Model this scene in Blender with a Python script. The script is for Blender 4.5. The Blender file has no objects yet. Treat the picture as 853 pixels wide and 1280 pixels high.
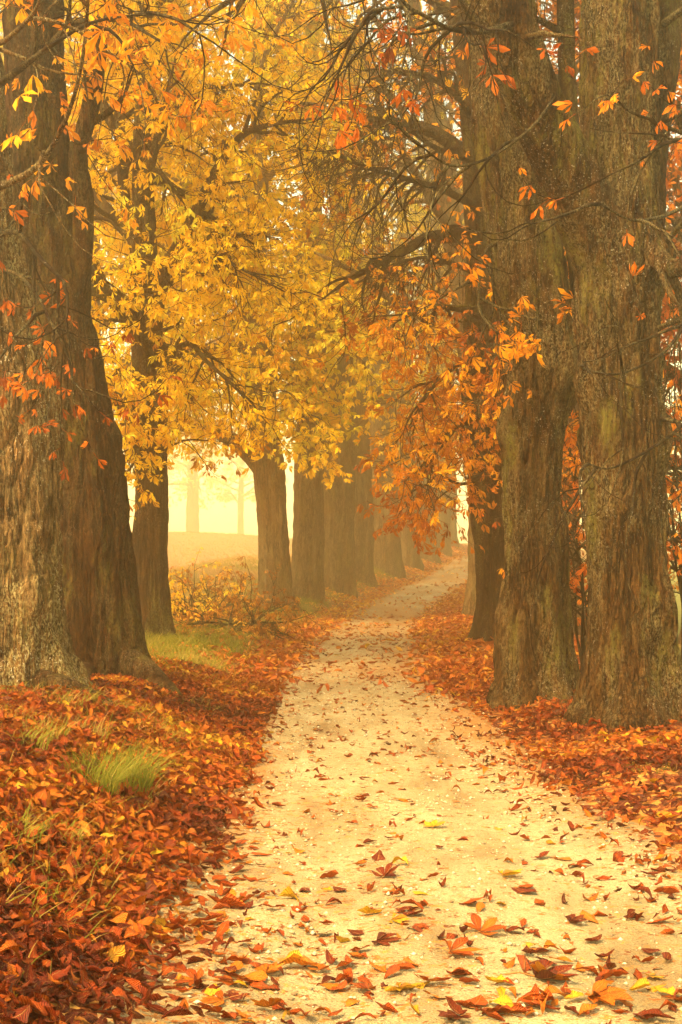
import bpy, math, random
import numpy as np

random.seed(11)
RG = np.random.default_rng(11)
R = math.radians
scene = bpy.context.scene
COL = scene.collection

# ---------------------------------------------------------------- camera model (photo 853 x 1280)
F, EYE, HOR, CX = 1780.0, 1.65, 705.0, 426.5


def at(px, py, Y):
    """photo pixel at a chosen distance -> point in the place"""
    return np.array([(px - CX) * Y / F, Y, EYE + (HOR - py) * Y / F])


def ss(a, b, x):
    t = np.clip((x - a) / (b - a), 0, 1)
    return t * t * (3 - 2 * t)


# ---------------------------------------------------------------- noise
def _h(ix, iy, iz, seed):
    with np.errstate(over='ignore'):
        h = (ix.astype(np.uint32) * np.uint32(374761393) + iy.astype(np.uint32) * np.uint32(668265263)
             + iz.astype(np.uint32) * np.uint32(2147483647) + np.uint32(seed * 1013 + 7))
        h = (h ^ (h >> np.uint32(13))) * np.uint32(1274126177)
        h = (h ^ (h >> np.uint32(15))) * np.uint32(2246822519)
        h = h ^ (h >> np.uint32(16))
    return h.astype(np.float64) / 4294967295.0 * 2 - 1


def noise(x, y, z, seed=0):
    x, y, z = np.broadcast_arrays(np.asarray(x, float), np.asarray(y, float), np.asarray(z, float))
    fx, fy, fz = np.floor(x), np.floor(y), np.floor(z)
    tx, ty, tz = x - fx, y - fy, z - fz
    tx, ty, tz = (t * t * t * (t * (t * 6 - 15) + 10) for t in (tx, ty, tz))
    ix, iy, iz = fx.astype(np.int64), fy.astype(np.int64), fz.astype(np.int64)
    o = 0
    for dx in (0, 1):
        for dy in (0, 1):
            for dz in (0, 1):
                o = o + _h(ix + dx, iy + dy, iz + dz, seed) * (tx if dx else 1 - tx) * (ty if dy else 1 - ty) * (tz if dz else 1 - tz)
    return o


def fbm(x, y, z, seed=0, oct=4):
    o, a = 0, 1.0
    for k in range(oct):
        o = o + a * noise(x * 2 ** k, y * 2 ** k, z * 2 ** k, seed + k)
        a *= .5
    return o


# ---------------------------------------------------------------- terrain
def table(pairs):
    xs, ys = np.array(pairs, float).T
    g = np.linspace(xs[0], xs[-1], 1200)
    v = np.interp(g, xs, ys)
    k = np.hanning(41); k /= k.sum()
    v = np.convolve(np.pad(v, 20, mode='edge'), k, mode='valid')
    return lambda q: np.interp(q, g, v)


ZP = table([(-10, 0), (20, 0), (30, .1), (40, .2), (50, .55), (60, 1.1), (70, 1.8), (80, 2.35), (90, 2.5), (110, 2.4), (150, 2), (300, 1)])
XP = table([(-10, 1.05), (5, .66), (7.4, .5), (10, .42), (15, .30), (20, .26), (30, .58), (40, 1.35), (50, 2.7), (60, 4.7), (70, 6.5), (80, 8.8), (100, 13), (150, 25), (300, 60)])
BK = table([(-10, .8), (7, .74), (10, .60), (13, .48), (16, .30), (24, .30), (37, .26), (47, .36), (57, .5), (67, .6), (77, .5), (110, .3), (300, .3)])
ZF = table([(-10, .6), (13, .55), (24, .40), (30, .55), (40, .85), (50, 1.35), (60, 1.95), (80, 3.0), (95, 3.75), (110, 4.0), (150, 3.6), (300, 3)])
ZR = table([(-10, 0), (30, .05), (60, .8), (100, 2.0), (150, 2), (300, 2)])


def ground(x, y, micro=True):
    x, y = np.broadcast_arrays(np.asarray(x, float), np.asarray(y, float))
    d = x - XP(y)
    zp = ZP(y)
    bank = zp + BK(y) * ss(1.15, 2.9, -d) * 1.0
    fld = ZF(y) - .035 * np.clip(x + 16, -14, 12) * ss(50, 105, y) + .22 * noise(x * .11, y * .05, 0, 12) * ss(30, 80, y)
    left = bank + (fld - bank) * ss(3.6, 8, -d)
    rb = zp + .10 * ss(1.3, 2.2, d)
    right = rb + (ZR(y) - rb) * ss(3.6, 10, d)
    z = np.where(d < 0, left, right)
    if micro:
        off = ss(1.0, 1.8, np.abs(d))
        z = z + off * (.05 * fbm(x * .9, y * .9, 0, 3, 3) + .02 * noise(x * 4, y * 4, 0, 8))
        z = z + (1 - off) * (.012 * fbm(x * 1.6, y * .7, 0, 5, 3) - .018 * np.exp(-((np.abs(d) - .65) / .22) ** 2))
    return z


def wide(y):
    return .20 * ss(12.5, 6, y)


def gz(x, y):
    return float(ground(x, y))


# ---------------------------------------------------------------- mesh helpers
def tag(o, label=None, cat=None, group=None, kind=None):
    if label: o['label'] = label
    if cat: o['category'] = cat
    if group: o['group'] = group
    if kind: o['kind'] = kind
    return o


def link(name, me, mat=None, parent=None):
    o = bpy.data.objects.new(name, me)
    COL.objects.link(o)
    if mat is not None and not me.materials: me.materials.append(mat)
    if parent is not None: o.parent = parent
    return o


def empty(name, loc, label, cat, group=None):
    o = bpy.data.objects.new(name, None)
    o.location = loc
    o.empty_display_size = .3
    COL.objects.link(o)
    return tag(o, label, cat, group)


def mesh(name, V, faces, smooth=True, attrs=None):
    V = np.ascontiguousarray(V, dtype=np.float32)
    faces = [np.asarray(f, dtype=np.int32) for f in faces if len(f)]
    nl = sum(f.size for f in faces); nf = sum(len(f) for f in faces)
    me = bpy.data.meshes.new(name)
    me.vertices.add(len(V)); me.vertices.foreach_set('co', V.ravel())
    me.loops.add(nl); me.polygons.add(nf)
    me.loops.foreach_set('vertex_index', np.concatenate([f.ravel() for f in faces]))
    tot = np.concatenate([np.full(len(f), f.shape[1], np.int32) for f in faces])
    me.polygons.foreach_set('loop_start', np.concatenate([[0], np.cumsum(tot)[:-1]]).astype(np.int32))
    me.polygons.foreach_set('use_smooth', np.full(nf, smooth, dtype=bool))
    for k, v in (attrs or {}).items():
        a = me.attributes.new(k, 'FLOAT', 'POINT')
        a.data.foreach_set('value', np.asarray(v, np.float32))
    me.update(calc_edges=True); me.validate()
    return me


def unit(v):
    v = np.asarray(v, float)
    return v / np.maximum(np.linalg.norm(v, axis=-1, keepdims=True), 1e-9)


class Tubes:
    def __init__(s):
        s.V, s.Q, s.n = [], [], 0

    def add(s, P, r, sides=5, rough=0., seed=0):
        P = np.asarray(P, float); r = np.asarray(r, float); n = len(P)
        T = unit(np.gradient(P, axis=0))
        ref = np.array([0, 0, 1.]) if abs(T[0, 2]) < .8 else np.array([1., 0, 0])
        u = np.empty_like(P)
        c = unit(np.cross(T[0], ref))
        for i in range(n):
            c = c - T[i] * (c @ T[i]); c = c / max(np.linalg.norm(c), 1e-9); u[i] = c
        w = np.cross(T, u)
        a = np.arange(sides) * 2 * np.pi / sides
        ca, sa = np.cos(a), np.sin(a)
        D = u[:, None, :] * ca[None, :, None] + w[:, None, :] * sa[None, :, None]
        rr = r[:, None] * np.ones((n, sides))
        if rough:
            arc = np.concatenate([[0], np.cumsum(np.linalg.norm(np.diff(P, axis=0), axis=1))])
            k = 16.
            q = np.abs(fbm(D[..., 0] * rr * k, D[..., 1] * rr * k + D[..., 2] * rr * k, arc[:, None] * k * .22, seed, 2))
            big = fbm(D[..., 0] * .8, D[..., 1] * .8, arc[:, None] * 1.6, seed + 9, 2)
            rr = rr * (1 + .14 * big) - rough * np.exp(-(q / .16) ** 2)
        s.V.append((P[:, None, :] + D * rr[..., None]).reshape(-1, 3))
        i = np.arange(n - 1)[:, None] * sides; j = np.arange(sides)[None, :]; j2 = (j + 1) % sides
        s.Q.append(np.stack([i + j, i + j2, i + sides + j2, i + sides + j], -1).reshape(-1, 4) + s.n)
        s.n += n * sides

    def mesh(s, name):
        return mesh(name, np.concatenate(s.V), [np.concatenate(s.Q)])


def spline(P, n):
    """Catmull-Rom through rows of P, n samples"""
    P = np.asarray(P, float)
    Q = np.vstack([2 * P[0] - P[1], P, 2 * P[-1] - P[-2]])
    t = np.linspace(0, len(P) - 1 - 1e-6, n)
    i = t.astype(int); f = (t - i)[:, None]
    a, b, c, d = Q[i], Q[i + 1], Q[i + 2], Q[i + 3]
    return .5 * (2 * b + (c - a) * f + (2 * a - 5 * b + 4 * c - d) * f ** 2 + (3 * b - a - 3 * c + d) * f ** 3)


# ---------------------------------------------------------------- materials
class NT:
    def __init__(s, name):
        s.m = bpy.data.materials.new(name); s.m.use_nodes = True
        s.t = s.m.node_tree; s.t.nodes.clear()
        s.out = s.n('ShaderNodeOutputMaterial')

    def n(s, typ, **kw):
        x = s.t.nodes.new(typ)
        for k, v in kw.items(): setattr(x, k, v)
        return x

    def l(s, a, b): s.t.links.new(a, b)

    def set(s, node, **kw):
        for k, v in kw.items():
            sock = node.inputs[k.replace('_', ' ')]
            if hasattr(v, 'is_linked') or isinstance(v, bpy.types.NodeSocket): s.l(v, sock)
            else: sock.default_value = v
        return node

    def coords(s, scale=(1, 1, 1), kind='Object'):
        tc = s.n('ShaderNodeTexCoord'); mp = s.n('ShaderNodeMapping')
        mp.inputs['Scale'].default_value = scale
        s.l(tc.outputs[kind], mp.inputs['Vector'])
        return mp.outputs[0]

    def noise(s, vec, scale, detail=4, rough=.55, out='Fac', dist=0):
        x = s.n('ShaderNodeTexNoise'); s.l(vec, x.inputs['Vector'])
        x.inputs['Scale'].default_value = scale; x.inputs['Detail'].default_value = detail
        x.inputs['Roughness'].default_value = rough; x.inputs['Distortion'].default_value = dist
        return x.outputs[out]

    def vor(s, vec, scale, out='Distance', feature='F1'):
        x = s.n('ShaderNodeTexVoronoi', feature=feature); s.l(vec, x.inputs['Vector'])
        x.inputs['Scale'].default_value = scale
        return x.outputs[out]

    def ramp(s, fac, stops, interp='LINEAR'):
        x = s.n('ShaderNodeValToRGB'); cr = x.color_ramp; cr.interpolation = interp
        while len(cr.elements) < len(stops): cr.elements.new(.5)
        for e, (p, c) in zip(cr.elements, stops):
            e.position = p; e.color = (*c, 1) if len(c) == 3 else c
        s.l(fac, x.inputs['Fac'])
        return x.outputs['Color']

    def mix(s, fac, a, b, mode='MIX'):
        x = s.n('ShaderNodeMix', data_type='RGBA', blend_type=mode)
        for sock, v in ((x.inputs[0], fac), (x.inputs[6], a), (x.inputs[7], b)):
            if isinstance(v, bpy.types.NodeSocket): s.l(v, sock)
            else: sock.default_value = (*v, 1) if isinstance(v, tuple) else v
        return x.outputs[2]

    def math(s, op, a, b=0.):
        x = s.n('ShaderNodeMath', operation=op)
        for sock, v in ((x.inputs[0], a), (x.inputs[1], b)):
            if isinstance(v, bpy.types.NodeSocket): s.l(v, sock)
            else: sock.default_value = v
        return x.outputs[0]

    def sstep(s, v, lo, hi):
        x = s.n('ShaderNodeMapRange', interpolation_type='SMOOTHSTEP')
        s.l(v, x.inputs[0]); x.inputs[1].default_value = lo; x.inputs[2].default_value = hi
        return x.outputs[0]

    def attr(s, name):
        x = s.n('ShaderNodeAttribute'); x.attribute_name = name
        return x.outputs['Fac']

    def bump(s, h, dist, strength=1.):
        x = s.n('ShaderNodeBump'); s.l(h, x.inputs['Height'])
        x.inputs['Distance'].default_value = dist; x.inputs['Strength'].default_value = strength
        return x.outputs[0]

    def pbsdf(s, col, rough=.8, normal=None, spec=.3):
        p = s.n('ShaderNodeBsdfPrincipled')
        if isinstance(col, bpy.types.NodeSocket): s.l(col, p.inputs['Base Color'])
        else: p.inputs['Base Color'].default_value = (*col, 1)
        if isinstance(rough, bpy.types.NodeSocket): s.l(rough, p.inputs['Roughness'])
        else: p.inputs['Roughness'].default_value = rough
        p.inputs['Specular IOR Level'].default_value = spec
        if normal is not None: s.l(normal, p.inputs['Normal'])
        return p

    def done(s, shader):
        s.l(shader.outputs[0], s.out.inputs['Surface'])
        return s.m


def bark_material(name, dark, mid, light, lichen, moss, plate=17., depth=.03):
    t = NT(name)
    o = t.coords((1, 1, 1)); v = t.coords((1, 1, .13))
    warp = t.mix(.14, v, t.noise(v, 12, 4, .65, 'Color'), 'ADD')
    crack = t.vor(warp, plate, 'Distance', 'DISTANCE_TO_EDGE')
    v2 = t.coords((1, 1, .34))
    crack2 = t.vor(t.mix(.10, v2, t.noise(o, 20, 3, .6, 'Color'), 'ADD'), plate * 2.1, 'Distance', 'DISTANCE_TO_EDGE')
    ridge = t.noise(t.coords((1, 1, .2)), 48, 6, .72)
    cell = t.vor(warp, plate, 'Color'); sc = t.n('ShaderNodeSeparateColor'); t.l(cell, sc.inputs[0])
    f = t.math('ADD', t.math('MULTIPLY', ridge, .9), t.math('MULTIPLY', sc.outputs[0], .1))
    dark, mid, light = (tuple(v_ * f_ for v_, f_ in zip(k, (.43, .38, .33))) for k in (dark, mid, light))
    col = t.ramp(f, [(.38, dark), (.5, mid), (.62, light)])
    gate = t.sstep(t.noise(v, 7, 3, .6), .36, .54)
    fis = t.math('MULTIPLY', t.math('SUBTRACT', 1., t.sstep(crack, .0, .16)), gate)
    fis2 = t.math('MULTIPLY', t.math('SUBTRACT', 1., t.sstep(crack2, .0, .13)), .55)
    col = t.mix(t.math('MULTIPLY', t.math('MAXIMUM', fis, fis2), .92), col, tuple(c * .4 for c in dark))
    big = t.noise(t.coords((1, 1, .5)), 1.6, 5, .65)
    col = t.mix(t.math('MULTIPLY', t.sstep(big, .42, .60), .7), col, t.mix(1., col, (.85, .55, .32), 'MULTIPLY'))
    # crusts and flecks of pale lichen, then moss
    fl = t.noise(t.coords((1, 1, .5)), 60, 5, .72); pat = t.noise(t.coords((1, 1, .45)), 1.9, 6, .72)
    lm = t.math('MULTIPLY', t.sstep(fl, .46, .58), t.sstep(pat, .42, .60))
    col = t.mix(t.math('MULTIPLY', lm, lichen), col, (.40, .33, .155))
    wf = t.math('MULTIPLY', t.sstep(t.noise(o, 50, 3, .6), .62, .67), t.sstep(t.noise(o, 1.1, 3, .6), .47, .6))
    col = t.mix(t.math('MULTIPLY', wf, lichen), col, (.70, .66, .50))
    mm = t.math('MULTIPLY', t.sstep(t.noise(t.coords((1, 1, .3)), 2.2, 6, .74), .51, .64), t.sstep(t.noise(o, 30, 4, .7), .40, .52))
    col = t.mix(t.math('MULTIPLY', mm, moss), col, (.17, .15, .03))
    h = t.math('ADD', t.math('MULTIPLY', fis, -1.), t.math('ADD', t.math('MULTIPLY', fis2, -.5), t.math('ADD', t.math('MULTIPLY', ridge, .7), t.math('MULTIPLY', lm, .15))))
    return t.done(t.pbsdf(col, .9, t.bump(h, depth, 1.), .1))


def leaf_material(name, stops, trans=.4, gloss=.1, rough=.55, veins=False):
    t = NT(name)
    c = t.ramp(t.attr('tint'), [(q, tuple(min(v * 1.02, .88) for v in k)) for q, k in stops])
    o = t.coords((1, 1, 1)); nrm = None
    if veins:   # herringbone side veins, midrib and browned margins, in the leaf's own coordinates
        u = t.math('ABSOLUTE', t.attr('across')); v = t.attr('along')
        q = t.math('SINE', t.math('SUBTRACT', t.math('MULTIPLY', v, 80.), t.math('MULTIPLY', u, 16.)))
        rib = t.sstep(u, .12, .0)
        nrm = t.bump(t.math('ADD', q, t.math('MULTIPLY', rib, -2.)), .0022, 1.)
        c = t.mix(t.math('MULTIPLY', t.math('ADD', t.math('MULTIPLY', q, .5), .5), .08), c, t.mix(1., c, (.55, .42, .3), 'MULTIPLY'))
        c = t.mix(t.math('MULTIPLY', rib, .5), c, (.62, .34, .10))
        edge = t.sstep(t.math('ADD', u, t.math('MULTIPLY', t.math('SUBTRACT', t.noise(o, 22, 4, .7), .5), 2.2)), .55, 1.2)
        c = t.mix(t.math('MULTIPLY', edge, .5), c, t.mix(1., c, (.45, .26, .14), 'MULTIPLY'))
    c = t.mix(t.math('MULTIPLY', t.sstep(t.noise(o, 28, 3, .6), .5, .72), .4), c, t.mix(1., c, (.62, .38, .22), 'MULTIPLY'))
    p = t.pbsdf(c, rough, nrm, gloss)
    tr = t.n('ShaderNodeBsdfTranslucent'); t.l(c, tr.inputs[0])
    mx = t.n('ShaderNodeMixShader'); mx.inputs[0].default_value = trans
    t.l(p.outputs[0], mx.inputs[1]); t.l(tr.outputs[0], mx.inputs[2])
    return t.done(mx)


M = {}
M['bark_pale'] = bark_material('pale_lichen_bark', (.10, .055, .018), (.44, .29, .13), (.74, .54, .27), 1., .35)
M['bark'] = bark_material('brown_ridged_bark', (.03, .012, .003), (.135, .062, .018), (.27, .14, .048), .3, .55)
M['bark_moss'] = bark_material('brown_mossy_bark', (.035, .014, .004), (.17, .086, .026), (.32, .19, .07), .5, .8)
M['bark_red'] = bark_material('red_brown_bark', (.03, .011, .003), (.125, .052, .014), (.23, .11, .035), .2, .45)
M['bark_hazed'] = bark_material('mist_paled_bark', (.22, .15, .07), (.50, .36, .18), (.70, .54, .29), .3, .5)  # distant trunks: bark colour lightened to add mist that the fog volume lacks
M['twig'] = bark_material('dark_twig_bark', (.02, .012, .007), (.05, .028, .015), (.11, .07, .038), .4, .1, 30., .005)
GOLD = [(0, (.42, .16, .008)), (.22, (.66, .35, .010)), (.55, (.78, .50, .014)), (.82, (.80, .57, .025)), (1, (.58, .50, .035))]
AMBER = [(0, (.30, .075, .008)), (.35, (.56, .18, .010)), (.7, (.74, .32, .012)), (1, (.82, .46, .02))]
RUST = [(0, (.22, .045, .008)), (.4, (.48, .115, .010)), (.75, (.68, .21, .012)), (1, (.80, .37, .02))]
M['gold'] = leaf_material('golden_foliage', GOLD, .45)
M['amber'] = leaf_material('amber_foliage', AMBER, .42)
M['rust'] = leaf_material('rusty_foliage', RUST, .4)
LIT = [(0, (.12, .018, .004)), (.2, (.24, .03, .003)), (.45, (.45, .08, .005)), (.7, (.62, .18, .008)), (.92, (.72, .38, .035)), (1, (.78, .46, .015))]
M['litter'] = leaf_material('fallen_leaf_litter', LIT, .15, .25, .5, True)
M['litter_dull'] = leaf_material('dull_bramble_foliage', [(0, (.16, .05, .008)), (.5, (.40, .14, .014)), (.85, (.62, .28, .025)), (1, (.80, .46, .04))], .3)
M['grass'] = leaf_material('grass_blades', [(0, (.10, .12, .012)), (.5, (.24, .23, .025)), (.8, (.44, .28, .08)), (1, (.54, .31, .13))], .35)


def ground_material():
    t = NT('woodland_ground')
    o = t.coords((1, 1, .6))
    warp = t.mix(.12, o, t.noise(o, 9, 2, .5, 'Color'))
    cell = t.vor(warp, 17, 'Color'); sep = t.n('ShaderNodeSeparateColor'); t.l(cell, sep.inputs[0])
    lit = t.ramp(sep.outputs[0], [(0, (.07, .02, .01)), (.3, (.20, .05, .014)), (.55, (.40, .11, .02)), (.8, (.55, .21, .035)), (1, (.66, .38, .10))])
    fine = t.noise(o, 60, 4, .7)
    lit = t.mix(.6, lit, t.ramp(fine, [(.3, (.25, .2, .18)), (.6, (1, 1, 1))]), 'MULTIPLY')
    gr = t.ramp(t.noise(t.coords((1, 1, 1)), 30, 5, .7), [(.3, (.13, .12, .02)), (.5, (.30, .22, .045)), (.7, (.52, .34, .09))])
    green = t.attr('green')
    m1 = t.sstep(t.math('ADD', green, t.math('MULTIPLY', t.math('SUBTRACT', t.noise(o, 1.1, 5, .65), .5), 1.3)), .35, .65)
    col = t.mix(m1, lit, gr)
    fld = t.ramp(t.noise(t.coords((1, 1, 1)), 7, 6, .75), [(.3, (.22, .085, .03)), (.5, (.38, .18, .075)), (.7, (.48, .26, .13))])
    col = t.mix(t.attr('meadow'), col, fld)
    lawn = t.ramp(t.noise(t.coords((1, 1, 1)), 5, 6, .7), [(.3, (.12, .13, .02)), (.7, (.28, .25, .05))])
    col = t.mix(t.attr('lawn'), col, lawn)
    h = t.math('ADD', sep.outputs[1], fine)
    return t.done(t.pbsdf(col, .85, t.bump(h, .03, .8), .2))


def path_material():
    t = NT('pale_gravel_path')
    o = t.coords((1, 1, 1)); s = t.coords((1.6, .5, 1))
    big = t.noise(s, 1.2, 6, .65)
    c = t.ramp(big, [(.30, (.22, .14, .065)), (.46, (.36, .285, .155)), (.62, (.46, .395, .235))])
    mot = t.noise(o, 14, 6, .72)
    c = t.mix(t.math('MULTIPLY', t.sstep(mot, .50, .66), .7), c, (.33, .20, .07))
    grit = t.noise(o, 110, 3, .7)
    c = t.mix(.75, c, t.ramp(grit, [(.34, (.30, .22, .13)), (.5, (.95, .95, .93)), (.6, (1, 1, 1))]), 'MULTIPLY')
    # crushed leaf crumbs trodden into the gravel
    fx = t.coords((1, 1, .5))
    cr = t.vor(t.mix(.1, fx, t.noise(fx, 20, 2, .5, 'Color')), 30, 'Color'); sp = t.n('ShaderNodeSeparateColor'); t.l(cr, sp.inputs[0])
    dirt = t.attr('dirt')
    cm = t.sstep(t.math('ADD', sp.outputs[0], t.math('MULTIPLY', dirt, .6)), .86, .93)
    cm = t.math('MULTIPLY', cm, t.sstep(t.noise(o, 40, 3, .6), .42, .52))
    c = t.mix(cm, c, t.ramp(sp.outputs[1], [(0, (.14, .04, .014)), (.5, (.36, .12, .025)), (1, (.55, .26, .06))]))
    c = t.mix(t.math('MULTIPLY', t.sstep(t.math('ADD', dirt, t.math('SUBTRACT', mot, .5)), .35, .95), .75), c, (.33, .155, .045))
    peb = t.vor(o, 60, 'Distance')
    h = t.math('ADD', t.math('MULTIPLY', grit, .6), t.math('ADD', mot, t.math('MULTIPLY', peb, -.5)))
    return t.done(t.pbsdf(c, .9, t.bump(h, .02, .9), .2))


# ---------------------------------------------------------------- ground sheet and path sheet
def graded(segs):
    out = [np.array([segs[0][0]])]
    for a, b, st in segs:
        n = max(1, int(round((b - a) / st)))
        out.append(np.linspace(a, b, n + 1)[1:])
    return np.concatenate(out)


def grid_faces(nx, ny):
    i = np.arange(ny - 1)[:, None] * nx; j = np.arange(nx - 1)[None, :]
    return np.stack([i + j, i + j + 1, i + nx + j + 1, i + nx + j], -1).reshape(-1, 4)


gx = graded([(-225, -60, 10), (-60, -14, 1.6), (-14, -5, .3), (-5, 5, .09), (5, 14, .3), (14, 60, 1.6), (60, 225, 10)])
gy = graded([(-30, 2, 1.6), (2, 16, .11), (16, 40, .25), (40, 110, .7), (110, 225, 5)])
X, Y = np.meshgrid(gx, gy)
Z = ground(X, Y)
D = X - XP(Y)
Z = Z - .03 * (1 - ss(1.1, 1.45, np.abs(D)))                       # the path sheet lies above this
green = np.where(D < 0, .85 * ss(17, 24, Y) * ss(1.6, 2.6, -D), .15 * ss(2.2, 5, D))
green = green * (.55 + .45 * ss(60, 30, Y) + 0)
meadow = ss(4.2, 6.5, -D + .8 * noise(X * .4, Y * .4, 0, 21)) * ss(14, 26, Y)
lawn = ss(4.5, 6.5, D + .8 * noise(X * .4, Y * .4, 0, 22))
g = link('ground', mesh('ground', np.stack([X, Y, Z], -1).reshape(-1, 3), [grid_faces(len(gx), len(gy))],
                        attrs={'green': green.ravel(), 'meadow': meadow.ravel(), 'lawn': lawn.ravel()}), ground_material())
tag(g, kind='structure')

py_ = graded([(-12, 3, .5), (3, 16, .07), (16, 40, .16), (40, 112, .5)])
ps = np.linspace(-1, 1, 73)
S, Y = np.meshgrid(ps, py_)
half = 1.38 + wide(Y) + .16 * np.where(S < 0, fbm(0, Y * .8, 0, 31, 3), fbm(0, Y * .8, 9, 33, 3)) * 1.0
X = XP(Y) + S * half
Z = ground(X, Y) + .006 - .05 * ss(.90, 1.0, np.abs(S)) + .006 * fbm(X * 5, Y * 3, 0, 37, 3)
edge = ss(.45, 1, np.abs(S)) * .75 + .25 * ss(.12, 0, np.abs(S + .02)) * ss(6, 14, Y) + .22 * ss(11, 22, Y) + .25 * ss(20, 38, Y) + .22 * ss(.2, .9, S) + .35 * fbm(X * .7, Y * .35, 0, 46, 3) + .15 * noise(X * 1.1, Y * .5, 0, 44)
p = link('path', mesh('path', np.stack([X, Y, Z], -1).reshape(-1, 3), [grid_faces(len(ps), len(py_))],
                      attrs={'dirt': np.clip(edge, 0, 1).ravel()}), path_material())
tag(p, kind='structure')

# ---------------------------------------------------------------- leaves
FANG = np.radians([-82, -42, 0, 42, 82])
FLEN = np.array([.66, .9, 1, .9, .66])


def foliage_mesh(name, P, Dv, L, tint, rg, detail=True):
    """palmate chestnut leaves hanging at P, petiole along Dv"""
    P = np.asarray(P); Dv = unit(np.asarray(Dv)); L = np.asarray(L); N = len(P)
    pet = unit(Dv + rg.normal(0, .45, (N, 3)) + np.array([0, 0, -.15]))
    base = P; hub = P + pet * (L * rg.uniform(.4, .9, N))[:, None]
    nrm = unit(np.array([0, 0, .9]) + rg.normal(0, .55, (N, 3)) + Dv * .2)
    e1 = unit(pet - nrm * (pet * nrm).sum(1, keepdims=True)); e2 = np.cross(nrm, e1)
    ang = FANG[None, :] + rg.normal(0, .12, (N, 5))
    ll = L[:, None] * FLEN[None, :] * rg.uniform(.75, 1.1, (N, 5))
    droop = (rg.uniform(.15, 1.2, N)[:, None] + rg.normal(0, .15, (N, 5)))[..., None]
    d = unit(np.cos(ang)[..., None] * e1[:, None] + np.sin(ang)[..., None] * e2[:, None] - droop * nrm[:, None])
    roll = rg.normal(0, .35, (N, 5, 1))
    w = unit(np.cross(np.broadcast_to(nrm[:, None], d.shape), d)); k = np.cross(d, w)
    w = w * np.cos(roll) + k * np.sin(roll); k = np.cross(d, w)
    if detail:   # base, l1, l2, tip, r2, r1, mid
        tt = np.array([0, .38, .72, 1, .72, .38, .62]); ww = np.array([0, -.055, -.165, 0, .165, .055, 0])
        fold = np.array([0, .05, .09, 0, .09, .05, 0]); bend = -.42 * tt ** 2
        q = np.array([[0, 6, 2, 1], [0, 5, 4, 6]]); tr = np.array([[6, 3, 2], [6, 4, 3]])
    else:
        tt = np.array([0, .68, 1, .68]); ww = np.array([0, -.19, 0, .19])
        fold = np.array([0, .07, -.06, .07]); bend = -.3 * tt ** 2
        q = None; tr = np.array([[0, 2, 1], [0, 3, 2]])
    nv = len(tt)
    cup = rg.uniform(-.6, 1.5, (N, 5, 1, 1)); bn = rg.uniform(.2, 1.6, (N, 5, 1, 1))
    lv = ll[..., None, None]
    V = hub[:, None, None] + lv * (d[:, :, None] * tt[:, None] + w[:, :, None] * ww[:, None] + k[:, :, None] * (fold[:, None] * cup + bend[:, None] * bn))
    V = V.reshape(-1, 3)
    off = (np.arange(N * 5) * nv)[:, None, None]
    faces = [(tr[None] + off).reshape(-1, 3)]
    if q is not None: faces.append((q[None] + off).reshape(-1, 4))
    tn = np.clip(tint[:, None, None] + rg.normal(0, .07, (N, 5, 1)) + np.zeros(nv), 0, 1).ravel()
    if detail:   # petioles
        s = unit(np.cross(pet, rg.normal(0, 1, (N, 3)))) * .0028
        PV = np.stack([base - s, base + s, hub + s * .8, hub - s * .8], 1).reshape(-1, 3)
        faces.append(np.arange(N * 4).reshape(-1, 4) + len(V))
        V = np.vstack([V, PV]); tn = np.concatenate([tn, np.full(N * 4, .12)])
    return mesh(name, V, faces, smooth=False, attrs={'tint': tn})


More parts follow.
